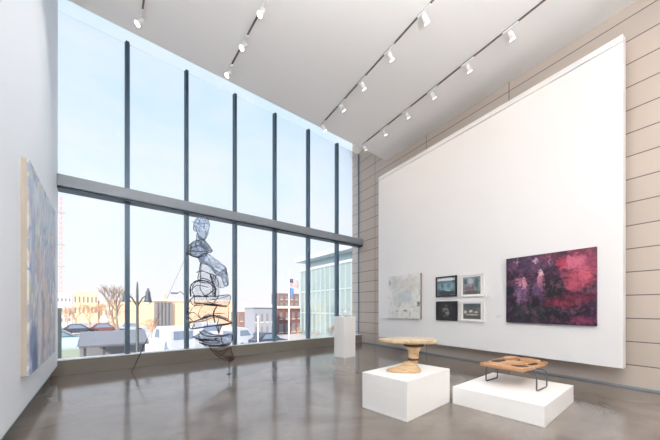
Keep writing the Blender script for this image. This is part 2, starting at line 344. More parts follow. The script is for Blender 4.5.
def framed(label, u0, u1, v0, v1, fm, bw, mount, c1, c2, patches, nm):
    o, w, h = hung('framed_print', label, u0, u1, v0, v1, u1, .04, group='four framed prints in a square')
    f = MB()
    f.box(-w/2, -w/2+bw, -.04, 0, -h/2, h/2).box(w/2-bw, w/2, -.04, 0, -h/2, h/2).box(-w/2+bw, w/2-bw, -.04, 0, h/2-bw, h/2).box(-w/2+bw, w/2-bw, -.04, 0, -h/2, -h/2+bw)
    f.build('frame', fm, o)
    x0, x1, z0, z1 = -w/2+bw, w/2-bw, -h/2+bw, h/2-bw
    if mount:
        MB().box(x0, x1, -.018, -.004, z0, z1).build('mount', M['mat'], o); x0 += mount[0]*w; x1 -= mount[1]*w; z0 += mount[2]*h; z1 -= mount[3]*h
    ww, hh = x1-x0, z1-z0; cx, cz = (x0+x1)/2, (z0+z1)/2
    pts = [(cx+(x-.5)*ww, cz+(.5-y)*hh, rx*ww, ry*hh, lin(*c), a) for (x, y, rx, ry, c, a) in patches]
    MB().box(x0, x1, -.024, -.018, z0, z1).build('print', painting(nm, c1, c2, pts, 9, .04, wscale=14), o)
framed('black framed print of a pale blue misty scene, above the other black frame', 435.6, 456.2, 275.1, 296.5, M['blackframe'], .035, None, lin(70, 84, 92), lin(112, 130, 136),
       [(.5, .1, .6, .1, (232, 236, 238), .95), (.5, .5, .5, .25, (140, 172, 182), .8), (.3, .45, .1, .2, (70, 100, 112), .8), (.65, .45, .14, .16, (90, 120, 130), .8), (.5, .85, .6, .18, (58, 64, 70), .9), (.6, .72, .2, .05, (190, 210, 214), .7)], 'misty_print')
framed('black framed print of a pale smoky shape on black, below the misty print', 435.9, 456.6, 301.1, 321.0, M['blackframe'], .03, None, lin(34, 34, 37), lin(52, 51, 54),
       [(.45, .42, .2, .14, (128, 124, 124), .8), (.55, .6, .12, .16, (150, 146, 144), .8), (.5, .52, .09, .06, (48, 46, 48), .9), (.5, .18, .08, .04, (110, 106, 106), .7), (.48, .8, .2, .06, (96, 92, 92), .7), (.3, .5, .06, .12, (84, 82, 82), .7)], 'smoky_print')
framed('white framed print with a reddish patch among grey shapes, upper white frame', 461, 483.7, 273.0, 296.2, M['whiteframe'], .02, (.03, .12, .07, .07), lin(116, 128, 132), lin(152, 160, 162),
       [(.35, .65, .3, .14, (142, 84, 88), .85), (.8, .35, .14, .4, (78, 98, 104), .85), (.15, .25, .12, .2, (62, 78, 86), .8), (.5, .9, .6, .14, (92, 84, 80), .85), (.45, .25, .16, .2, (190, 196, 198), .7), (.6, .6, .06, .2, (70, 80, 80), .7)], 'red_hut_print')
framed('white framed print of pale shapes in a row on dark ground, lower white frame', 461, 483.9, 300.8, 322.1, M['whiteframe'], .02, (.05, .12, .08, .08), lin(84, 88, 90), lin(112, 114, 112),
       [(.12, .55, .1, .12, (214, 206, 184), .9), (.45, .5, .14, .07, (224, 214, 190), .85), (.75, .55, .12, .06, (206, 198, 178), .85), (.5, .72, .4, .06, (214, 204, 182), .7), (.5, .9, .6, .12, (96, 88, 80), .85), (.5, .15, .6, .14, (74, 84, 88), .8)], 'animals_print')
for lab, u, v in (('tiny white caption card beside the white framed prints', 488.3, 297), ('tiny white caption card left of the dark foliage painting', 498.5, 316.5)):
    s_, Y = rs(u, EP); z = EYE-(v-HZ)/F*Y
    tag(MB().box(-.045, .045, -.006, 0, -.03, .03).build('caption_card', M['card'], loc=RP(s_, EP, z), rz=RR), lab, 'caption card')
# left wall painting
LF = LW
s0, s1 = 4.40, 6.60; z0, z1 = .57, 2.88; w, h = s1-s0, z1-z0
o = thing('painting', 'tall pastel painting of blue, pink and cream streaks on the left wall', 'picture', LP((s0+s1)/2, LF, (z0+z1)/2), RL)
def ext(nt, tc, wa, col):
    mp = N(nt, 'ShaderNodeMapping'); mp.inputs['Scale'].default_value = (1.0, 1, .8); L(nt, wa.outputs[0], mp.inputs[0])
    vo = N(nt, 'ShaderNodeTexVoronoi', i_Scale=11.0); L(nt, mp.outputs[0], vo.inputs['Vector'])
    rp = N(nt, 'ShaderNodeValToRGB'); rp.color_ramp.interpolation = 'CONSTANT'
    sx = N(nt, 'ShaderNodeSeparateColor'); L(nt, vo.outputs['Color'], sx.inputs[0]); L(nt, sx.outputs[0], rp.inputs[0])
    cs = [lin(170, 190, 214), lin(214, 224, 234), lin(134, 158, 190), lin(224, 222, 226), lin(176, 176, 196), lin(206, 214, 206), lin(150, 172, 196), lin(214, 200, 200)]
    e = rp.color_ramp.elements
    e[0].color = cs[0]; e[1].position = .875; e[1].color = cs[7]
    for i in range(1, 7): x = e.new(i/8); x.color = cs[i]
    return mixc(nt, .85, col, rp.outputs[0])
pt = [P(.12, .86, .14, .12, (92, 124, 170), .85), P(.16, .95, .1, .1, (58, 92, 146), .85), P(.3, .75, .06, .3, (216, 214, 210), .7), P(.42, .8, .05, .28, (150, 118, 128), .6), P(.55, .75, .06, .3, (214, 200, 196), .7), P(.7, .8, .07, .25, (176, 160, 160), .6), P(.86, .85, .08, .2, (196, 190, 180), .6), P(.3, .45, .16, .12, (200, 176, 186), .5), P(.7, .4, .2, .15, (170, 190, 216), .5), P(.1, .3, .06, .3, (158, 178, 208), .5), P(.05, .6, .03, .1, (196, 206, 140), .6), P(.5, .12, .5, .1, (196, 210, 226), .6)]
MB().box(-w/2, w/2, -.062, -.045, -h/2, h/2).build('canvas', painting('pastel_streaks', lin(196, 206, 218), lin(220, 222, 226), pt, 3, .1, (3, 3, .8), wscale=8, extra=ext, detail=(7, lin(226, 230, 236), lin(150, 164, 190), .45)), o)
MB().box(-w/2, w/2, -.045, 0, -h/2, h/2).build('stretcher_edge', M['tan'], o)

# ------------------------------------------------------------------ plinths
def plinth_at(label, a, b_, c, z, cat='plinth', name='display_plinth', inset=0):
    """a near corner, b to the left, c to the right (floor points)"""
    a, b_, c = Vector(a), Vector(b_), Vector(c)
    ex = (c-a); ey = (b_-a); lx, ly = ex.length, ey.length
    ang = (math.atan2(ex.y, ex.x) + math.atan2(ey.y, ey.x)-PI/2)/2
    o = MB().box(0, lx, 0, ly, 0, z, .006).build(name, M['plinth'], loc=(a.x, a.y, 0), rz=ang)
    tag(o, label, cat); return o, lx, ly, ang
pl1, l1x, l1y, a1 = plinth_at('tall square-edged white plinth under the round pedestal table', (.872, 3.284), (.4125, 3.774), (1.659, 3.977), .46)
MB().box(-.0012, 0, .01, l1y-.01, .268, .271).build('seam', M['panelwhite'], pl1)
pl2, l2x, l2y, a2 = plinth_at('low wide white plinth under the wooden bench with metal legs', (2.32, 3.134), (1.66, 3.93), (3.355, 3.994), .23)
q = (.377+.0, 7.39)
pf = Vector(((344.4-330)/F*377/51.0, 377/51.0))
pd, _, _, a3 = plinth_at('narrow white pedestal standing in front of the window', pf, pf+Vector((-.285, .235)), pf+Vector((.335, .27)), 1.065, 'pedestal', 'pedestal')
# small clear glass piece on the pedestal
c3 = pf+Vector((.02, .235))
g = thing('glass_sculpture', 'small clear glass sculpture of upright shards on the narrow pedestal', 'sculpture', (c3.x, c3.y, 1.065), .3)
MB().box(-.13, .13, -.1, .1, 0, .025, .008).build('base', M['ice'], g)
rg = random.Random(4)
for i in range(8):
    x = -.11+i*.031; hh = (.10, .15, .2, .13, .16, .30, .18, .12)[i]; y = rg.uniform(-.06, .06); t = rg.uniform(-.03, .03)
    mb = MB(); mb.tube([(x, y, .02), (x+t*.5, y, .02+hh*.6), (x+t, y+.01, .02+hh)], [.026, .018, .003], 6)
    mb.build('shard', M['ice'], g)

# ------------------------------------------------------------------ pedestal table on plinth 1
rt = random.Random(11)
tb = thing('pedestal_table', 'pale timber pedestal table with live-edge top and spreading foot on the taller plinth', 'table', (1.045, 3.84, .46), 0)
def blob(pts, z0, z1, topscale=1.0, sub=2, wob=.012):
    """solid from a smoothed outline"""
    n = len(pts); P2 = []
    for i in range(n):
        p0, p1, p2, p3 = [Vector(pts[(i+j-1) % n]) for j in range(4)]
        for t in (0, .25, .5, .75):
            P2.append(.5*((2*p1)+(-p0+p2)*t+(2*p0-5*p1+4*p2-p3)*t*t+(-p0+3*p1-3*p2+p3)*t**3)+Vector((rt.uniform(-wob, wob), rt.uniform(-wob, wob)))*.4)
    return P2
def slab(mb, P2, z0, z1, s0=.94, s1=1.0, s2=.985, tilt=0):
    c = sum(P2, Vector((0, 0)))/len(P2); b = mb.bm; R = []
    for z, s in ((z0, s0), (z0+(z1-z0)*.45, s1), (z1-.006, s1), (z1, s2)):
        R.append([b.verts.new((c.x+(p.x-c.x)*s, c.y+(p.y-c.y)*s, z+tilt*(p.x-c.x))) for p in P2])
    n = len(P2)
    for A, B in zip(R, R[1:]):
        for j in range(n): b.faces.new((A[j], A[(j+1) % n], B[(j+1) % n], B[j]))
    b.faces.new(R[0][::-1]); b.faces.new(R[-1])
top = blob([(-.40, .02), (-.28, -.13), (-.10, -.17), (.12, -.20), (.29, -.17), (.34, -.04), (.32, .10), (.16, .18), (-.06, .17), (-.26, .12)], 0, 0)
mb = MB(); slab(mb, top, .375, .425, .93); mb.build('tabletop', M['oaktop'], tb)
mb = MB(); mb.lathe([(.055, .12), (.066, .15), (.060, .172), (.066, .19), (.064, .225), (.072, .26), (.076, .275), (.092, .31), (.112, .33), (.116, .345)], 28, (.055, -.02, 0), .035, rt); mb.build('column', M['oak'], tb, True)
for z, r in ((.158, .071), (.343, .126)):
    mb = MB(); mb.lathe([(r-.01, z-.014), (r, z-.006), (r, z+.012), (r-.01, z+.018)], 28, (.055, -.02, 0), .05, rt); mb.build('bark_ring', M['bark'], tb, True)
mb = MB(); mb.lathe([(.114, .345), (.10, .378)], 24, (.055, -.02, 0), .03, rt); mb.build('top_block', M['oak'], tb, True)
b = MB(); foot = [(-.31, -.03), (-.18, -.12), (.02, -.15), (.12, -.10), (.15, .0), (.10, .12), (-.06, .14), (-.2, .08)]
F2 = blob(foot, 0, 0, wob=.006); bb = b.bm; R = []
for z, k in ((0, .97), (.018, 1.0), (.034, .93), (.055, .74), (.08, .54), (.105, .40), (.125, .345)):
    cx, cy = .055*(1-k)*1.0, -.02*(1-k)
    R.append([bb.verts.new((cx+p.x*k, cy+p.y*k, z)) for p in F2])
n = len(F2)
for A, B in zip(R, R[1:]):
    for j in range(n): bb.faces.new((A[j], A[(j+1) % n], B[(j+1) % n], B[j]))
bb.faces.new(R[0][::-1]); bb.faces.new(R[-1]); b.build('foot', M['oak'], tb, True)

# ------------------------------------------------------------------ bench on plinth 2
bn = thing('bench', 'low wooden bench with dark knots and bent metal tube legs on the lower plinth', 'bench', (2.60, 4.06, .23), math.radians(-54))
top = blob([(-.32, -.30), (-.30, -.325), (-.06, -.335), (.19, -.325), (.215, -.30), (.23, -.1), (.225, .2), (.215, .49), (.19, .52), (.02, .55), (-.29, .56), (-.32, .53), (-.33, .1)], 0, 0, wob=.01)
mb = MB(); slab(mb, top, .238, .287, .95); mb.build('seat', M['maple'], bn)
for pts, z in (([(-.12, -.12), (.04, -.16), (.13, .02), (.0, .16), (-.12, .1)], .022), ([(-.02, .22), (.1, .2), (.18, .36), (.06, .46), (-.08, .4)], .035), ([(-.27, .22), (-.16, .2), (-.13, .46), (-.25, .5)], .03)):
    mb = MB(); slab(mb, blob(pts, 0, 0), .283, .287+z, 1.0, .97, .8); mb.build('raised_block', M['maple'], bn)
for pts in ([(.02, -.2), (.14, -.24), (.2, -.1), (.08, -.08)], [(.12, .06), (.19, .02), (.2, .22), (.14, .26)], [(-.11, .2), (-.05, .18), (-.03, .44), (-.1, .48)], [(-.3, -.08), (-.2, -.12), (-.18, .14), (-.27, .16)], [(.1, .46), (.18, .42), (.19, .46), (.1, .5)]):
    mb = MB(); slab(mb, blob(pts, 0, 0), .283, .2905, 1.0, 1.0, .95); mb.build('knot', M['knot'], bn)
for x0, sg in ((-.31, 1), (.318, -1)):
    path = []
    def arc(c, a0, a1, ax, n=5):
        for i in range(n+1):
            t = a0+(a1-a0)*i/n; path.append((c[0]+ax[0]*math.cos(t)*.03, c[1], c[2]+math.sin(t)*.03))
    y0, y1 = -.20, .15
    T_ = .229
    pts = [(x0+sg*.2, y0, T_), (x0+sg*.05, y0, T_), (x0+sg*.015, y0, T_-.012), (x0, y0, T_-.045), (x0, y0, .03), (x0, y0+.008, .014), (x0, y0+.025, .009), (x0, y1-.025, .009), (x0, y1-.008, .014), (x0, y1, .03), (x0, y1, T_-.045), (x0+sg*.015, y1, T_-.012), (x0+sg*.05, y1, T_), (x0+sg*.2, y1, T_)]
    MB().tube(pts, .009, 8).build('leg_frame', M['steel'], bn, True)

# ------------------------------------------------------------------ wire and film sculpture
SY = 5.67; SX = (229-330)/F*SY
sk = thing('wire_sculpture', 'tall translucent film and black wire figure seated on stacked boulders before the window', 'sculpture', (SX, SY, 0), 0)
PX = SY/F
def q2(u, v): return ((u-229)*PX, EYE-(v-HZ)*PX)
rw = random.Random(5)
def pillow(outline, dpt, mat, name, parent, off=0.0, rings=5):
    o2 = [Vector(q2(*p)) for p in outline]; n = len(o2); P2 = []
    for i in range(n):
        p0, p1, p2, p3 = [o2[(i+j-1) % n] for j in range(4)]
        for t in (0, .33, .66): P2.append(.5*((2*p1)+(-p0+p2)*t+(2*p0-5*p1+4*p2-p3)*t*t+(-p0+3*p1-3*p2+p3)*t**3))
    c = sum(P2, Vector((0, 0)))/len(P2); mb = MB(); b = mb.bm; m_ = len(P2)
    rim = [b.verts.new((p.x, off, p.y)) for p in P2]
    for sgn in (-1, 1):
        prev = rim
        for r in range(1, rings):
            f = 1-r/rings; y = sgn*dpt*math.sqrt(1-f*f)
            cur = [b.verts.new((c.x+(p.x-c.x)*f, off+y*(1+rw.uniform(-.12, .12)), c.y+(p.y-c.y)*f)) for p in P2]
            for j in range(m_):
                q = (prev[j], prev[(j+1) % m_], cur[(j+1) % m_], cur[j]); b.faces.new(q if sgn < 0 else q[::-1])
            prev = cur
        b.faces.new(prev if sgn < 0 else prev[::-1])
    return mb.build(name, mat, parent, True)
def wires(parent, lines, r=.008, off=0.0, name='wire', mat=None):
    mb = MB()
    for ln in lines:
        rr_ = r
        if isinstance(ln, tuple): ln, rr_ = ln
        o3 = [Vector((*q2(*p[:2]), p[2] if len(p) > 2 else off+rw.uniform(-.03, .03))) for p in ln]
        pts = []
        for i in range(len(o3)-1):
            p0, p1, p2, p3 = o3[max(i-1, 0)], o3[i], o3[i+1], o3[min(i+2, len(o3)-1)]
            for t in (0, .25, .5, .75): pts.append(.5*((2*p1)+(-p0+p2)*t+(2*p0-5*p1+4*p2-p3)*t*t+(-p0+3*p1-3*p2+p3)*t**3))
        pts.append(o3[-1])
        mb.tube([(p.x, p.z, p.y) for p in pts], [rr_*.95*rw.uniform(.6, 1.35) for _ in pts], 6)
    return mb.build(name, mat or M['black'], parent, True)
def part(name, outline, dpt, mat, lines, r=.008, off=0):
    p = pillow(outline, dpt, mat, name, sk, off)
    cl_ = list(outline)+[outline[0]]
    wires(p, [cl_]+lines, r, off)
    return p
part('head', [(194, 223), (197, 218), (203, 216.5), (208, 219.5), (209, 226), (207.5, 234), (204, 241), (200, 239), (198, 233), (194, 230)], .15, M['film'],
     [[(194, 223, -.08), (199, 225, -.14), (204, 226, -.14), (209, 224, -.05)], [(199.5, 228), (202, 227, -.1), (206, 229, -.1), (207, 234, -.05), (205, 239), (201, 237), (199.5, 228)], [(202, 217, 0), (203, 222, -.13), (201, 227, -.14)], [(195, 226, -.05), (198, 229, -.1), (200, 237, -.05)], [(206, 218, .05), (207, 224, -.1), (206, 230, -.1)]], .006)
part('neck', [(197, 233), (201, 238), (205, 240), (212, 250), (206, 250), (199, 243), (196, 242)], .07, M['film'], [[(199, 236, -.05), (202, 243, -.06), (207, 250, -.03)]], .007)
part('torso', [(188.5, 247), (192, 243), (198, 240), (203, 244), (208, 250), (206, 256), (204, 260), (198, 258), (190, 255)], .16, M['filmdark'],
     [([(188, 254, -.1), (194, 256, -.15), (200, 258.5, -.15), (206, 256, -.1)], .014), [(189, 247), (196, 249, -.15), (203, 247, -.15), (208, 250)], [(192, 243), (195, 249, -.16), (191, 255)], [(198, 240, -.05), (200, 248, -.16), (204, 259)], [(190, 251, -.1), (199, 253, -.17), (207, 252)]], .008)
part('arm', [(203, 240), (206, 242), (211, 248), (214, 251), (212, 254), (208, 251), (204, 247)], .05, M['film'], [([(204, 243, -.04), (208, 248, -.06), (213, 251.5, -.02)], .012)], .008, -.1)
part('thigh', [(200, 258), (208, 254), (217, 260), (223, 264.5), (228, 269), (226, 275), (218, 275), (210, 266), (203, 264)], .12, M['film'],
     [[(201, 260, -.1), (212, 263, -.13), (222, 265, -.1), (228, 270)], [(208, 254), (214, 266, -.13), (220, 275)], [(216, 260), (219, 268, -.12), (226, 271)], [(206, 263, -.1), (216, 270, -.12), (225, 275)]], .006, -.08)
part('hip', [(201, 261), (210, 265), (216, 274), (214, 282), (206, 283), (198, 281), (199, 273)], .15, M['filmclear'],
     [[(199, 273, -.1), (206, 272, -.16), (214, 275, -.12)], [(198, 281), (206, 279, -.15), (213, 282)], [(201, 262), (204, 272, -.14), (200, 281)]], .008)
part('lower_leg', [(221, 274), (227, 270), (229, 276), (230, 285), (226, 286), (224, 280)], .07, M['film'], [([(227, 271, -.05), (227.5, 278, -.07), (229, 285, -.05)], .012)], .007, -.1)
part('lower_leg', [(211, 274), (216, 276), (219, 284), (219, 296), (214, 296), (214, 286)], .07, M['filmclear'], [([(211, 274, -.05), (214, 281, -.08), (217, 289, -.07), (216, 296, -.05)], .017), [(214, 286), (218, 290, -.07)]], .008, -.05)
part('skirt', [(214, 276), (226, 277), (226, 286), (222, 288), (218, 286)], .06, M['filmclear'], [[(218, 277), (220, 282, -.07), (222, 288)]], .004, -.05)
part('boulder', [(192, 292), (193, 285), (198, 281.5), (207, 281), (214, 284), (216, 289), (212, 295), (203, 296.5), (195, 296)], .2, M['filmclear'],
     [([(191, 297, 0), (193, 287, -.1), (200, 281.5, -.15), (210, 282, -.15), (216, 288, -.1)], .013), [(195, 291, -.15), (202, 286, -.2), (212, 288, -.15)], [(198, 282, .1), (197, 289, .15), (203, 296, .1)], ([(216, 289, -.05), (211, 295, -.15), (203, 297, -.15), (194, 296, -.05)], .011)], .008)
part('boulder', [(190, 300), (197, 295.5), (206, 297), (217, 296), (229, 295), (230, 301), (226, 307), (214, 305), (205, 305), (193, 305)], .22, M['filmclear'],
     [([(200, 303.5, -.15), (210, 304, -.22), (222, 305, -.2), (228, 306, -.1)], .013), [(197, 296, -.1), (200, 303, -.22), (197, 305)], [(206, 297), (213, 302, -.22), (220, 305)], [(214, 300, -.2), (222, 299, -.2), (229, 296)], [(219, 296), (218, 303, -.2), (216, 305)], [(190, 300), (188, 306, 0), (188, 312, 0)]], .008)
part('boulder', [(189, 313), (194, 306), (203, 305), (216, 306), (228, 306), (229, 313), (227, 320), (216, 317), (204, 321), (193, 322), (189, 320)], .24, M['filmclear'],
     [[(194, 306, -.1), (192, 313, -.2), (193, 322)], [(203, 305), (204, 314, -.24), (205, 321)], ([(219, 306, -.1), (218, 313, -.22), (217, 322, -.1)], .011), [(190, 315, -.1), (198, 312, -.22), (203, 316, -.2), (205, 321, -.1)], [(206, 318, -.2), (214, 314, -.24), (227, 313, -.1)]], .007)
part('slab', [(188.5, 323.5), (202, 319), (216, 315.5), (225, 318), (232, 322.5), (226, 325), (214, 326), (203, 327.5), (191, 329)], .22, M['filmclear'],
     [([(188, 323.5, 0), (202, 319.5, -.15), (216, 315, -.2), (225, 318, -.15), (232, 323, 0)], .013), ([(191, 329, 0), (203, 327, -.18), (218, 325, -.22), (232, 323, 0)], .011), [(197, 321, -.1), (196, 328, -.15)], [(211, 317, -.2), (212, 326, -.2)], [(222, 317, -.15), (221, 325, -.2)]], .008)
part('spike', [(215.5, 325.5), (222, 325), (220, 329), (219, 333), (217.5, 329)], .05, M['filmdark'], [[(219, 325, -.04), (219, 334, -.02)]], .009)
part('boulder', [(193, 337), (199, 334), (203, 330), (207, 333), (214, 334.5), (223, 335), (231, 334), (232, 340), (229, 345), (220, 346.5), (205, 346), (202, 341)], .22, M['filmdark'],
     [([(202, 331, -.1), (209, 334.5, -.2), (220, 335.5, -.22), (231, 334.5, -.1)], .014), ([(202, 342, -.1), (210, 343, -.2), (220, 344.5, -.2), (231, 343, -.1)], .014), [(205, 338, -.2), (213, 338.5, -.24), (223, 340, -.2), (222, 341.5, -.2), (212, 341, -.24), (205, 338, -.2)], [(224, 335, -.15), (226, 341, -.2), (229, 345, -.1)]], .009)
M['rust'] = plain('brown_wire', lin(70, 42, 38), .6, var=.3)
M['rustfilm'] = filmmat('rusty_film', (.93, .89, .87, 1), (.30, .2, .18, 1), .10)
p = pillow([(213, 349.5), (222, 350), (230, 348), (234, 357), (232, 361), (227, 360.5), (219, 355)], .1, M['rustfilm'], 'tip', sk)
wires(p, [[(209, 346), (214, 351, -.06), (221, 356, -.1), (228, 360.5, -.05), (234, 358)], [(213, 350, -.05), (222, 350.5, -.1), (231, 347.5)], [(231, 347), (233, 353, -.06), (235, 358)], [(221, 356, -.08), (227, 351, -.1), (230, 348)], [(216, 352), (224, 357, .08), (233, 358)], [(227, 360), (231, 355, -.1), (234, 359), (230, 361.5), (227, 358)]], .012, 0, 'wire', M['rust'])
kx, kz = q2(231.5, 358); MB().ball((kx, 0, kz), .055, 2, (1.1, .9, .8)).build('knot', M['rust'], sk, True)
MB().tube([(0, 0, .004), (.004, 0, .12), (0, 0, .30)], .008, 6).build('support_rod', M['black'], sk, True)
mb = MB(); mb.lathe([(.045, 0), (.045, .006), (.01, .01)], 16); mb.build('foot_plate', M['black'], sk)
hnd = Vector((*q2(189, 253),)); fl = Vector(((132-330)/F*5.845-SX, 5.845-SY))
A = Vector((hnd.x, -.05, hnd.y)); B = Vector((fl.x, fl.y, .008)); C = A.lerp(B, .72)
MB().tube([A, A.lerp(C, .5)+Vector((0, 0, -.03)), C], .0028, 6).build('line', M['rail'], sk, True)
MB().tube([C, B], [.008, .011], 8).build('rod', M['black'], sk, True)

# ------------------------------------------------------------------ ceiling track lighting
def cpt(u, v):                       # a point on the ceiling
    Y = (EYE-HC)*F/(v-HZ); return Vector(((u-330)/F*Y, Y, 0))
def track(label, dirv, p, t0, t1):
    o = MB().box(t0, t1, -.012, .012, HC-.02, HC-.0005).build('light_track', M['rail'], loc=(p.x, p.y, 0), rz=math.atan2(dirv.y, dirv.x))
    tag(o, label, 'track'); return o
LAMPS = []
def mk_head():
    r = thing('spotlight', '', 'spotlight', (0, 0, HC), 0, 'white spotlights on the ceiling tracks')
    MB().box(-.13, .13, -.022, .022, -.045, -.0205, .004).build('adapter', M['fixture'], r)
    MB().tube([(.0, 0, -.04), (0, 0, -.12)], .010, 8).build('arm', M['fixture'], r)
    hd = bpy.data.objects  # head tilts in its own mesh
    tl_ = Matrix.Translation((0, 0, -.12)) @ Matrix.Rotation(math.radians(-38), 4, 'X')
    b = MB(); b.lathe([(.024, .04), (.038, .036), (.042, -.02), (.050, -.10), (.046, -.10)], 20); bmesh.ops.transform(b.bm, matrix=tl_, verts=b.bm.verts[:]); h_ = b.build('lamp_head', M['fixture'], r, True)
    b = MB(); b.lathe([(.045, -.098), (.045, -.104)], 20); bmesh.ops.transform(b.bm, matrix=tl_, verts=b.bm.verts[:]); b.build('lens', M['lens'], h_)
    return r
HEAD0 = None
def copy_tree(o, parent=None):
    c = o.copy(); COL.objects.link(c)
    if parent: c.parent = parent
    for ch in list(o.children): copy_tree(ch, c)
    return c
def head(p, aim, label, energy, size=75, blend=.8, col=(1, .70, .42)):
    global HEAD0
    if HEAD0 is None: HEAD0 = mk_head(); o = HEAD0
    else: o = copy_tree(HEAD0)
    o['label'] = label
    ang = math.atan2(aim.y, aim.x); o.location = (p.x, p.y, HC); o.rotation_euler.z = ang+PI/2
    LAMPS.append((p, aim, energy, size, blend, col))
    return o
def lamp_at(p, aim, energy, size, blend, col):
    if aim is NL: col = (1, .95, .90)      # beams for the left wall tinted cooler, standing in for skylight
    ld = bpy.data.lights.new('spot_beam', 'SPOT'); ld.energy = energy; ld.spot_size = math.radians(size); ld.spot_blend = blend; ld.color = col; ld.shadow_soft_size = .06
    lo = bpy.data.objects.new('spot_beam', ld); COL.objects.link(lo)
    pos = Vector((p.x, p.y, HC-.26))+aim.normalized()*.12; lo.location = pos
    d = (aim.normalized()*math.sin(math.radians(40))+Vector((0, 0, -math.cos(math.radians(40))))).normalized()
    lo.rotation_euler = d.to_track_quat('-Z', 'Y').to_euler()
ORD = ['nearest the window', 'second from the window', 'third from the window', 'fourth from the window', 'fifth from the window', 'sixth from the window']
ERIGHT = 10; ELEFT = 27
T = [('track closest to the stone wall', DR, [(364, 142.6), (382, 126), (404, 107.8), (430.6, 87.4), (465, 58.5), (507.6, 23.6)], NR, ERIGHT, 'long grey ceiling track closest to the stone wall', (367, 140.6)),
     ('track above the pedestal table', DR, [(322, 122), (340.5, 101), (360.3, 78), (387.6, 47), (421.8, 7.3)], NR, ERIGHT, 'grey ceiling track second from the stone wall', (326, 119)),
     ('short track over the wire figure', DL, [(230.4, 67.5), (245.3, 39.3), (265, 6)], NL, ELEFT, 'grey ceiling track over the wire figure', (231.4, 64.5)),
     ('track closest to the left wall', DL, [(141.4, 14)], NL, ELEFT, 'short visible grey ceiling track end closest to the white left wall', (142.1, 11.5))]
for nm, dv, pts, aim, en, tl_, p in T:
    p = cpt(*p); pts = [cpt(*q) for q in pts]
    ts = [(q-p).dot(dv) for q in pts]
    near = 1 if dv is DR else -1     # direction of the camera along the track
    if near > 0: track(tl_, dv, p, min(ts)-.1, 9.5)
    else: track(tl_, dv, p, -8.5, max(ts)+.1)
    for i, t in enumerate(ts):
        if len(ts) == 1: lab = 'white ceiling spotlight at the end of the '+nm
        else: lab = 'white ceiling spotlight %s on the %s' % (ORD[i], nm)
        head(p+dv*t, aim, lab, en)
    # the track runs on over the camera; headless beams added there as fill
    t = ts[-1]
    for j in range(3):
        t += near*1.15
        LAMPS.append((p+dv*t, aim, en, 75, .8, (1, .70, .42)))
for a in LAMPS: lamp_at(*a)
# unseen fill lamps without fixtures, added to brighten the ceiling and hall
UP = 930
for i, (x, y) in enumerate(((.4, -.8), (1.6, .4), (1.8, -3.4), (2.8, -2.2))):
    ld = bpy.data.lights.new('fill_uplight', 'SPOT'); ld.energy = UP; ld.color = (.985, .985, 1); ld.shadow_soft_size = .3; ld.spot_size = math.radians(144); ld.spot_blend = .8
    lo = bpy.data.objects.new('fill_uplight', ld); COL.objects.link(lo); lo.location = (x, y, 3.0); lo.rotation_euler = (PI, 0, 0)

# ------------------------------------------------------------------ the street outside
GZ = -2.5
M['asphalt'] = plain('asphalt', lin(172, 170, 168), .9, var=.15, scale=.6)
struct(MB().box(-160, 260, 8.1, 420, GZ-.3, GZ).build('ground', M['asphalt'], rz=RC))
def cm(name, c, **k): return plain(name, lin(*c), k.pop('rough', .8), **k)
M['brick_tan'] = cm('tan_brick', (232, 200, 166)); M['brick_brown'] = cm('brown_brick', (146, 118, 108)); M['brick_red'] = cm('red_brick', (126, 88, 86)); M['greyblue'] = cm('grey_blue_stucco', (152, 158, 170))  # street haze is put into the colours: paler far walls and panes
M['cream'] = cm('cream_stucco', (232, 218, 202)); M['whitewall'] = cm('white_facade', (236, 234, 230)); M['darkpane'] = plain('dark_window', lin(128, 132, 138), .3); M['pale'] = cm('pale_cornice', (214, 206, 198)); M['duskbrick'] = cm('dull_brick', (128, 106, 104))
M['bark_tan'] = cm('sunlit_bark', (186, 158, 132)); M['bark_grey'] = cm('grey_bark', (150, 134, 122))
M['tealglass'] = plain('teal_glass', lin(172, 190, 192), .1, .5, .2, .25); M['fin'] = cm('pale_green_fin', (158, 178, 180)); M['roofslab'] = cm('blue_white_slab', (186, 200, 208))
M['rubber'] = cm('rubber', (40, 40, 42)); M['autoglass'] = plain('car_glass', lin(120, 136, 156), .15)
def building(label, u0, u1, vt, D, dpt, mat, rows=(), cornice=None, name='building', ztop=None, parts=None):
    s0, s1 = SS(u0, D), SS(u1, D); sc_ = (s0+s1)/2; um = (u0+u1)/2
    zt = ztop if ztop is not None else ZZ(vt, um, D)
    o = thing(name, label, 'building', CP(sc_, D, GZ), RC); hw = (s1-s0)/2; H = zt-GZ
    MB().box(-hw, hw, 0, dpt, 0, H).build('wall', mat, o)
    if cornice: MB().box(-hw-.2, hw+.2, -.25, dpt, H, H+.35).build('cornice', cornice, o)
    for (za, zb, n, frac) in rows:
        for i in range(n):
            x = -hw+(i+.5)*2*hw/n; w_ = hw/n*frac
            f = MB().box(x-w_, x+w_, -.04, .1, H*za, H*zb).build('window', M['darkpane'], o)
            MB().box(x-w_-.06, x+w_+.06, -.10, .02, H*za-.12, H*za).build('window_ledge', M['pale'], f)
    return o, hw, H
bo, hw, H = building('long low orange brick building behind the wire figure', 118, 236, 301.5, 60, 14, M['brick_tan'], (), M['pale'])
xg0, xg1 = SS(154, 59.9)-(SS(118, 60)+SS(236, 60))/2, SS(172, 59.9)-(SS(118, 60)+SS(236, 60))/2
MB().box(xg0, xg1, -.5, .5, .3, H-.2).build('glass_bay', M['darkpane'], bo)
for i in range(1, 5):
    x = xg0+(xg1-xg0)*i/5; MB().box(x-.08, x+.08, -.58, -.5, .3, H-.2).build('bay_mullion', M['rail'], bo)
bo, hw, H = building('pale building topped by a small pyramid spire beyond the orange brick building', 159, 173, 299, 95, 10, M['cream'])
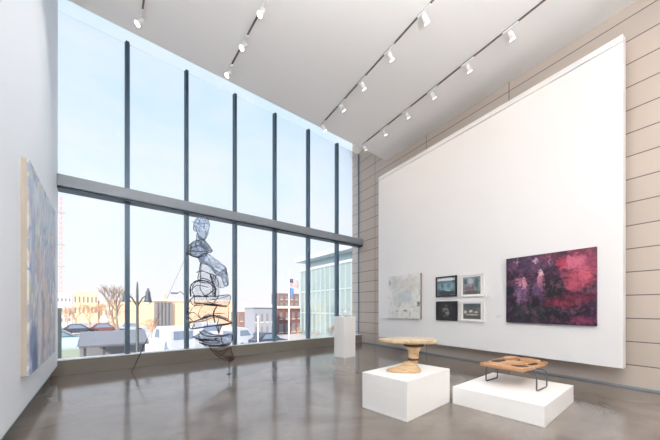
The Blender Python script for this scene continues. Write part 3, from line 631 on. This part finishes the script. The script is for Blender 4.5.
b = MB(); b.lathe([(1.3, H), (.05, H+2.4)], 4, (0, 4, 0)); b.build('spire', M['brick_tan'], bo)
building('white building at the far left of the view, beside the radio mast', 56, 71.5, 293, 78, 10, M['whitewall'], [(.15, .25, 4, .5), (.45, .55, 4, .5), (.75, .85, 4, .5)])
building('tan building behind bare trees, left half of the treeline', 73, 98, 292, 98, 14, M['brick_tan'], [(.3, .5, 6, .4), (.65, .85, 6, .4)])
building('cream building behind bare trees, next to the street lamp', 99.5, 128, 301, 98, 14, M['cream'], [(.3, .6, 7, .4)], M['pale'])
building('brown brick building between the orange one and the grey-blue one', 239, 254, 312, 40, 3, M['brick_brown'], [(.2, .4, 3, .4), (.6, .8, 3, .4)], None)
building('grey-blue building with pale cornice behind the slim white pole', 253.5, 275, 307.5, 32, 2.5, M['greyblue'], [(.12, .4, 4, .4), (.55, .8, 4, .4)], M['pale'])
building('dull brick block rising above the red brick shop', 279, 299, 293.5, 50, 3, M['duskbrick'], [(.62, .72, 4, .4), (.82, .92, 4, .4)])
building('red brick shop with pale cornice behind the flagpole', 278, 302, 308.5, 36, 3, M['brick_red'], [(.08, .42, 4, .6), (.6, .85, 4, .4)], M['pale'])
# glass office: facade runs away from the window
g0 = Vector((-4.0, 40.0, GZ)); gd = Vector((.575, -.818, 0)); gn = Vector((.818, .575, 0))
gb = thing('office_building', 'large teal glass office building with vertical fins at the right of the view', 'building', g0, math.atan2(gd.y, gd.x))
GH = 8.7
MB().box(0, 24, 0, 14, 0, GH).build('facade', M['tealglass'], gb)
MB().box(-.4, 24.4, -.7, 14.4, GH+1.25, GH+1.75).build('roof_slab', M['roofslab'], gb)
MB().box(1.5, 24, .6, 13, GH, GH+1.25).build('top_storey', M['tealglass'], gb)
MB().box(-.05, 24.05, -.12, 14.05, GH, GH+.3).build('parapet', M['roofslab'], gb)
for i in range(25): MB().box(i*1.0-.035, i*1.0+.035, -.12, 0, .6, GH).build('fin', M['fin'], gb)
for z in (3.0, 5.8): MB().box(0, 24, -.06, 0, z, z+.18).build('floor_band', M['fin'], gb)
# radio mast
def at(u, v, D): return CP(SS(u, D), D, ZZ(v, u, D))
D = 90; bs = CP(SS(61, D), D, GZ); zt = ZZ(196, 61, D)
ms = thing('radio_mast', 'tall thin lattice radio mast rising at the far left of the view', 'mast', bs, RC)
M['mastpaint'] = cm('mast_paint', (206, 176, 174)); H = zt-GZ
for sx, sy in ((-1, -1), (1, -1), (0, 1)): MB().tube([(sx*.36, sy*.36, 0), (sx*.18, sy*.18, H)], .045, 6).build('mast_leg', M['mastpaint'], ms)
mb = MB(); n = 26
for i in range(n):
    za, zb = H*i/n, H*(i+1)/n; r = .36-.18*i/n
    mb.tube([(-r, -r, za), (r, -r, zb)], .03, 4); mb.tube([(r, -r, za), (0, r, zb)], .03, 4); mb.tube([(0, r, za), (-r, -r, zb)], .03, 4)
mb.build('lattice', M['mastpaint'], ms)
for zf in (.45, .62, .87): MB().tube([(.6*math.cos(a*PI/6), .6*math.sin(a*PI/6), H*zf) for a in range(12)], .05, 6, True).build('antenna_ring', M['fin'], ms)
# bare trees
def tree(label, u, vt, D, seed, mat, spread=.55, lv=5, grp='bare winter trees outside'):
    r = random.Random(seed); p = CP(SS(u, D), D, GZ); H = ZZ(vt, u, D)-GZ
    o = thing('bare_tree', label, 'tree', p, r.uniform(0, 6), grp)
    tr = MB(); br_ = MB()
    def grow(p, d, ln, rad, k):
        q = p+d*ln; mid = p+d*ln*.5+Vector((r.uniform(-1, 1), r.uniform(-1, 1), 0))*ln*.06
        (tr if k == lv else br_).tube([p, mid, q], [rad, rad*.85, rad*.65], 6 if k > 3 else 4)
        if k == 0: return
        for j in range(3 if k > 1 else 4):
            nd = (d+Vector((r.uniform(-1, 1), r.uniform(-1, 1), r.uniform(-.25, .7)))*spread).normalized()
            grow(p+d*ln*r.uniform(.65, 1), nd, ln*r.uniform(.62, .8), rad*.58, k-1)
    grow(Vector((0, 0, 0)), Vector((0, 0, 1)), H*.28, H*(.03 if D > 60 else .02), lv)
    tr.build('trunk', mat, o); br_.build('branches', mat, o)
    return o
tree('tall pale bare tree just left of the first tall mullion', 117, 262, 34, 3, M['bark_grey'])
tree('bushy tan bare tree close to the white building', 76, 292, 72, 5, M['bark_tan'], .8)
tree('spreading tan bare tree in front of the tan building', 89, 294, 70, 8, M['bark_tan'], .8)
tree('wide tan bare tree between the tan and cream buildings', 99, 289, 74, 31, M['bark_tan'], .8)
tree('smaller tan bare tree in front of the cream building', 107.5, 296, 56, 12, M['bark_tan'], .8)
tree('low tan bare tree at the far left, in front of the white building', 67, 300, 66, 41, M['bark_tan'], .8)
tree('slender tan bare tree just left of the tall pale tree', 113, 286, 62, 44, M['bark_tan'], .7)
tree('rounded brown bare tree before the dark glass bay', 152, 307, 38, 17, M['bark_tan'], .8)
tree('little bare tree between flagpole and glass office', 298, 318, 26, 21, M['bark_tan'], .75, 4)
tree('bare tree along the glass office, left of the pedestal', 316, 322, 24, 23, M['bark_grey'], .75, 4)
tree('bare tree along the glass office, just behind the pedestal', 330, 316, 22, 29, M['bark_tan'], .75, 4)
# twin-lantern street lamp
D = 15.5; bs = CP(SS(137.3, D), D, GZ); H = ZZ(281, 137, D)-GZ
M['iron'] = cm('dark_iron', (70, 82, 86), rough=.5); M['globe'] = cm('milk_glass', (226, 226, 220), rough=.3)
sl_ = thing('street_lamp', 'dark iron street lamp with two bell lanterns on one post', 'street lamp', bs, RC)
MB().lathe([(.14, 0), (.14, .5), (.07, .6), (.05, H-.5), (.03, H-.1), (.004, H)], 12).build('post', M['iron'], sl_, True)
for sg in (-1, 1):
    x = sg*.41
    ar = MB().tube([(0, 0, H-1.15), (sg*.2, 0, H-.75), (sg*.38, 0, H-.62), (x, 0, H-.66)], .03, 6).build('arm', M['iron'], sl_, True)
    ln = MB().lathe([(.012, .2), (.04, .18), (.05, .1), (.09, .02), (.11, -.2), (.16, -.40), (.16, -.44)], 14, (x, 0, H-.5)).build('lantern', M['iron'], sl_, True)
    MB().lathe([(.145, -.44), (.11, -.52), (.03, -.56)], 14, (x, 0, H-.5)).build('globe', M['globe'], ln, True)
# slim white pole, curved-arm lamp
bs = CP(SS(258, 24), 24, GZ); H = ZZ(317, 258, 24)-GZ
o = thing('lamp_pole', 'slim white lamp pole in front of the grey-blue building', 'pole', bs, RC)
MB().lathe([(.10, 0), (.10, .3), (.05, .4), (.04, H)], 10).build('pole', M['globe'], o, True); MB().ball((0, 0, H), .12).build('lamp_globe', M['globe'], o, True)
D = 34; bs = CP(SS(187.5, D), D, GZ); H = ZZ(296, 187, D)-GZ; wv = SS(187.5, D)-SS(174, D)
o = thing('curved_street_lamp', 'grey street lamp with long curved arm reaching left over the vans', 'street lamp', bs, RC)
MB().tube([(0, 0, 0), (0, 0, H-.5), (-.2, 0, H), (-wv*.5, 0, H+.45), (-wv+.3, 0, H+.3)], [.09, .07, .05, .045, .04], 8).build('pole', M['iron'], o, True)
MB().box(-wv-.3, -wv+.35, -.12, .12, H+.2, H+.34, .03).build('lamp_head', M['iron'], o)
# flagpole and flags
D = 26; bs = CP(SS(289, D), D, GZ); Y = depth(289, D); H = ZZ(272, 289, D)-GZ
fp = thing('flagpole', 'tall white flagpole carrying two flags in front of the red brick shop', 'flagpole', bs, RC)
MB().lathe([(.09, 0), (.09, H*.3), (.045, H)], 12).build('pole', M['globe'], fp, True); MB().ball((0, 0, H+.08), .1).build('finial', M['globe'], fp, True)
m, nt, b = nodes('flag_stripes'); M['stripes'] = m
tc = N(nt, 'ShaderNodeTexCoord'); sp = N(nt, 'ShaderNodeSeparateXYZ'); L(nt, tc.outputs['UV'], sp.inputs[0])
mu = N(nt, 'ShaderNodeMath', operation='MULTIPLY'); mu.inputs[1].default_value = 6.5; L(nt, sp.outputs[1], mu.inputs[0])
fc = N(nt, 'ShaderNodeMath', operation='FRACT'); L(nt, mu.outputs[0], fc.inputs[0]); gt = N(nt, 'ShaderNodeMath', operation='LESS_THAN'); gt.inputs[1].default_value = .5; L(nt, fc.outputs[0], gt.inputs[0])
L(nt, mixc(nt, gt.outputs[0], lin(236, 232, 228), lin(190, 70, 78)), b.inputs['Base Color'])
M['canton'] = cm('navy_canton', (58, 66, 110)); M['blueflag'] = cm('blue_flag', (96, 128, 176)); M['star'] = cm('star_white', (236, 236, 236))
def cloth(x0, w_, z1, h_, mat, name, parent, dy=0.0, droop=.35):
    mb = MB(); b = mb.bm; nx, nz = 14, 10; V = {}
    uvl = b.loops.layers.uv.new('UVMap')
    for i in range(nx+1):
        for j in range(nz+1):
            t = i/nx; V[i, j] = b.verts.new((x0+w_*t, dy+.10*math.sin(t*7)*t, z1-h_*j/nz-droop*t*t*w_*.6))
    for i in range(nx):
        for j in range(nz):
            f = b.faces.new((V[i, j+1], V[i+1, j+1], V[i+1, j], V[i, j]))
            for lp, (a, c) in zip(f.loops, ((i, j+1), (i+1, j+1), (i+1, j), (i, j))): lp[uvl].uv = (a/nx, 1-c/nz)
    o = mb.build(name, mat, parent, True)
    sm = o.modifiers.new('thick', 'SOLIDIFY'); sm.thickness = .012
    return o
z = ZZ(279, 292, D)-GZ
fu = thing('national_flag', 'red and white striped flag with navy canton atop the flagpole', 'flag', CP(SS(289, D), D, GZ), RC)
cloth(.06, 1.15, z, .72, M['stripes'], 'striped_field', fu); cn = cloth(.05, .50, z+.01, .40, M['canton'], 'canton', fu, -.02, .35*.19)
mb = MB()
for i in range(4):
    for j in range(3): mb.ball((.12+.11*i, -.045+.012*math.sin(i), z-.07-.11*j), .022, 1, (1, .4, 1))
mb.build('stars', M['star'], cn)
fb = thing('blue_flag', 'plain blue flag flying lower on the flagpole, under the striped flag', 'flag', CP(SS(289, D), D, GZ), RC)
cloth(.06, .55, ZZ(287.5, 290, D)-GZ, .9, M['blueflag'], 'field', fb, 0, .6)
# vehicles
def vehicle(name, label, cat, u, D, ry, Lx, W, Hh, mat, van=True, grp=None):
    o = thing(name, label, cat, CP(SS(u, D), D, GZ), RC+ry, grp)
    if van: prof = [(-Lx/2, .35), (Lx/2-.1, .35), (Lx/2, .6), (Lx/2-.05, 1.0), (Lx/2-.9, 1.2), (Lx/2-1.5, Hh-.1), (Lx/2-1.8, Hh), (-Lx/2+.1, Hh), (-Lx/2, Hh-.2)]
    else: prof = [(-Lx/2, .3), (Lx/2, .3), (Lx/2, .7), (Lx/2-.9, .9), (Lx/2-1.7, Hh), (-Lx/2+1.0, Hh), (-Lx/2+.35, .95), (-Lx/2, .85)]
    MB().prism_y(prof, -W/2, W/2).build('body', mat, o)
    for sg in (-1, 1):
        if van: pr = [(Lx/2-2.3, 1.25), (Lx/2-1.15, 1.25), (Lx/2-1.55, Hh-.25), (Lx/2-2.3, Hh-.25)]
        else: pr = [(-Lx/2+.75, .92), (Lx/2-1.15, .92), (Lx/2-1.75, Hh-.1), (-Lx/2+1.1, Hh-.1)]
        y = sg*W/2; MB().prism_y(pr, min(y, y+sg*.02), max(y, y+sg*.02)).build('side_window', M['autoglass'], o)
        for x in (-Lx/2+.9, Lx/2-.9):
            w_ = MB(); w_.tube([(x, y-sg*.2, .33), (x, y+sg*.02, .33)], .33, 18); wh = w_.build('wheel', M['rubber'], o)
            MB().tube([(x, y+sg*.02, .33), (x, y+sg*.035, .33)], .17, 12).build('hubcap', M['trans'], wh)
    if van: MB().box(-Lx/2-.02, -Lx/2, -W/2+.2, W/2-.2, Hh*.55, Hh-.3).build('rear_window', M['autoglass'], o)
    b = MB()
    if van: b.prism_y([(Lx/2-.92, 1.24), (Lx/2-.86, 1.26), (Lx/2-1.46, Hh-.12), (Lx/2-1.52, Hh-.14)], -W/2+.12, W/2-.12)
    else: b.prism_y([(Lx/2-.92, .93), (Lx/2-.86, .95), (Lx/2-1.66, Hh-.03), (Lx/2-1.72, Hh-.05)], -W/2+.12, W/2-.12)
    b.build('windscreen', M['autoglass'], o)
    return o
M['vanwhite'] = plain('white_car_paint', lin(186, 194, 206), .3); M['silver'] = plain('silver_car_paint', lin(178, 190, 204), .25, .3); M['teal'] = plain('teal_car_paint', lin(70, 112, 118), .3); M['navy'] = plain('dark_car_paint', lin(66, 74, 88), .3); M['redcar'] = plain('maroon_car_paint', lin(112, 76, 76), .3); M['lightblue'] = plain('light_blue_car_paint', lin(142, 164, 186), .3)
vehicle('van', 'white van parked below the curved street lamp', 'van', 172, 28, PI/2+.15, 4.8, 1.9, 2.2, M['vanwhite'])
vehicle('van', 'white van behind the stacked boulders of the wire figure', 'van', 204, 36, PI/2, 4.8, 1.9, 2.1, M['vanwhite'])
vehicle('car', 'white car just left of the vans', 'car', 152, 23, 1.3, 3.9, 1.7, 1.45, M['vanwhite'], False)
vehicle('van', 'white van in front of the brown brick building', 'van', 242, 26, .2, 3.0, 1.8, 2.0, M['vanwhite'])
vehicle('car', 'pale blue car at the very left of the window view', 'car', 68, 30, 1.4, 3.6, 1.6, 1.5, M['lightblue'], False)
vehicle('car', 'teal car beside the pale blue car', 'car', 58, 40, 0, 4.2, 1.7, 1.5, M['teal'], False)
for i, (u, mt, lb) in enumerate(((79, 'navy', 'dark car left of the maroon car behind the grey shelter'), (105, 'redcar', 'maroon car parked behind the grey shelter'), (131, 'silver', 'silver car right of the maroon car behind the grey shelter'))):
    vehicle('car', lb, 'car', u, 54, 0, 3.9, 1.7, 1.5, M[mt], False)
vehicle('car', 'dark car in front of the grey-blue building', 'car', 267, 25, .1, 3.6, 1.7, 1.45, M['navy'], False)
# long shelter roof below the window
D = 17; s0 = SS(79, D); s1 = SS(149, D); zb = ZZ(331, 100, D+1.6); zf = ZZ(345, 100, D)
M['metalroof'] = plain('grey_metal_roof', lin(104, 107, 113), .5, .2, .15, 1)
sh = thing('shelter', 'long grey metal roofed street shelter below the left panes', 'shelter', CP((s0+s1)/2, D, GZ), RC); hw = (s1-s0)/2
b = MB(); bb = b.bm
b.bm.verts.ensure_lookup_table()
b2 = bmesh.new(); bmesh.ops.create_cube(b2, size=1)
for v in b2.verts:
    back = v.co.y > 0; v.co = Vector((v.co.x*2*hw, 1.6 if back else 0, (zb if back else zf)-GZ-(.1 if v.co.z < 0 else 0)))
b.add(b2); b.build('roof', M['metalroof'], sh)
MB().box(-hw, hw, 1.4, 1.5, 0, zb-GZ-.15).build('back_panel', M['darkpane'], sh)
for x in (-hw+.2, -hw/3, hw/3, hw-.2): MB().box(x-.05, x+.05, .15, .25, 0, zf-GZ-.08).build('post', M['iron'], sh)
tag(MB().box(-.55, .55, 0, .8, 0, 1.45, .04).build('utility_cabinet', cm('pale_green_paint', (142, 156, 144)), loc=CP(SS(70.5, 22), 22, GZ), rz=RC), 'pale green utility cabinet at the lower left corner of the window', 'cabinet')
o = thing('sign_post', 'slim dark post standing outside by the left end of the window', 'post', CP(SS(59.3, 9.5), 9.5, GZ), RC)
MB().box(-.04, .04, -.04, .04, 0, ZZ(308, 59.3, 9.5)-GZ).build('post', M['iron'], o)
MB().box(-.08, .08, -.08, .08, 0, .04).build('base_plate', M['iron'], o)

# ------------------------------------------------------------------ daylight
w = bpy.data.worlds.new('sky'); sc.world = w; w.use_nodes = True; nt = w.node_tree; bg = nt.nodes['Background']
tc = N(nt, 'ShaderNodeTexCoord'); sp = N(nt, 'ShaderNodeSeparateXYZ'); L(nt, tc.outputs['Generated'], sp.inputs[0])
rp = N(nt, 'ShaderNodeValToRGB'); L(nt, sp.outputs[2], rp.inputs[0]); e = rp.color_ramp.elements
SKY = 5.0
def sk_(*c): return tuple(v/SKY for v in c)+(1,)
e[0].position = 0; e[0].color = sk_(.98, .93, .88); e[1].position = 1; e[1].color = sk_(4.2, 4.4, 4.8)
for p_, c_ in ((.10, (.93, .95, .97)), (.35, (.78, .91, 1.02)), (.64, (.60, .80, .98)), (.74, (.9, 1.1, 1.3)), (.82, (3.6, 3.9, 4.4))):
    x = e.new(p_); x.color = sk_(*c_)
mp = N(nt, 'ShaderNodeMapping'); mp.inputs['Scale'].default_value = (1, 1, 2.6); L(nt, tc.outputs['Generated'], mp.inputs[0])
nz = N(nt, 'ShaderNodeTexNoise', i_Scale=2.4, i_Detail=7.0, i_Roughness=.55, i_Distortion=.4); L(nt, mp.outputs[0], nz.inputs['Vector'])
mr = N(nt, 'ShaderNodeMapRange'); mr.inputs[1].default_value = .42; mr.inputs[2].default_value = .68; mr.inputs[4].default_value = .8; L(nt, nz.outputs[0], mr.inputs[0])
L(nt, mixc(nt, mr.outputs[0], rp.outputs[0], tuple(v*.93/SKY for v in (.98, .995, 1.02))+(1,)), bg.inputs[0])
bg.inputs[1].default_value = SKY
sn = bpy.data.lights.new('sun', 'SUN'); sn.energy = 6.0; sn.color = (1, .82, .66); sn.angle = .01
so = bpy.data.objects.new('sun', sn); COL.objects.link(so)
dv = (DD*.75+ND*.66+Vector((0, 0, -.42))).normalized(); so.rotation_euler = dv.to_track_quat('-Z', 'Y').to_euler()

# ------------------------------------------------------------------ camera and view
cd = bpy.data.cameras.new('camera'); cd.sensor_width = 36; cd.lens = F/660*36; cd.shift_y = (HZ-220)/660; cd.clip_end = 1000; cd.clip_start = .05
co = bpy.data.objects.new('camera', cd); COL.objects.link(co); co.location = (0, 0, EYE); co.rotation_euler = (PI/2, 0, 0)
sc.camera = co
sc.view_settings.view_transform = 'Standard'; sc.view_settings.look = 'None'; sc.view_settings.gamma = 1; sc.view_settings.use_curve_mapping = False
sc.view_settings.exposure = .15
sc.cycles.use_denoising = True
sc.cycles.max_bounces = 12; sc.cycles.transparent_max_bounces = 48; sc.cycles.diffuse_bounces = 6
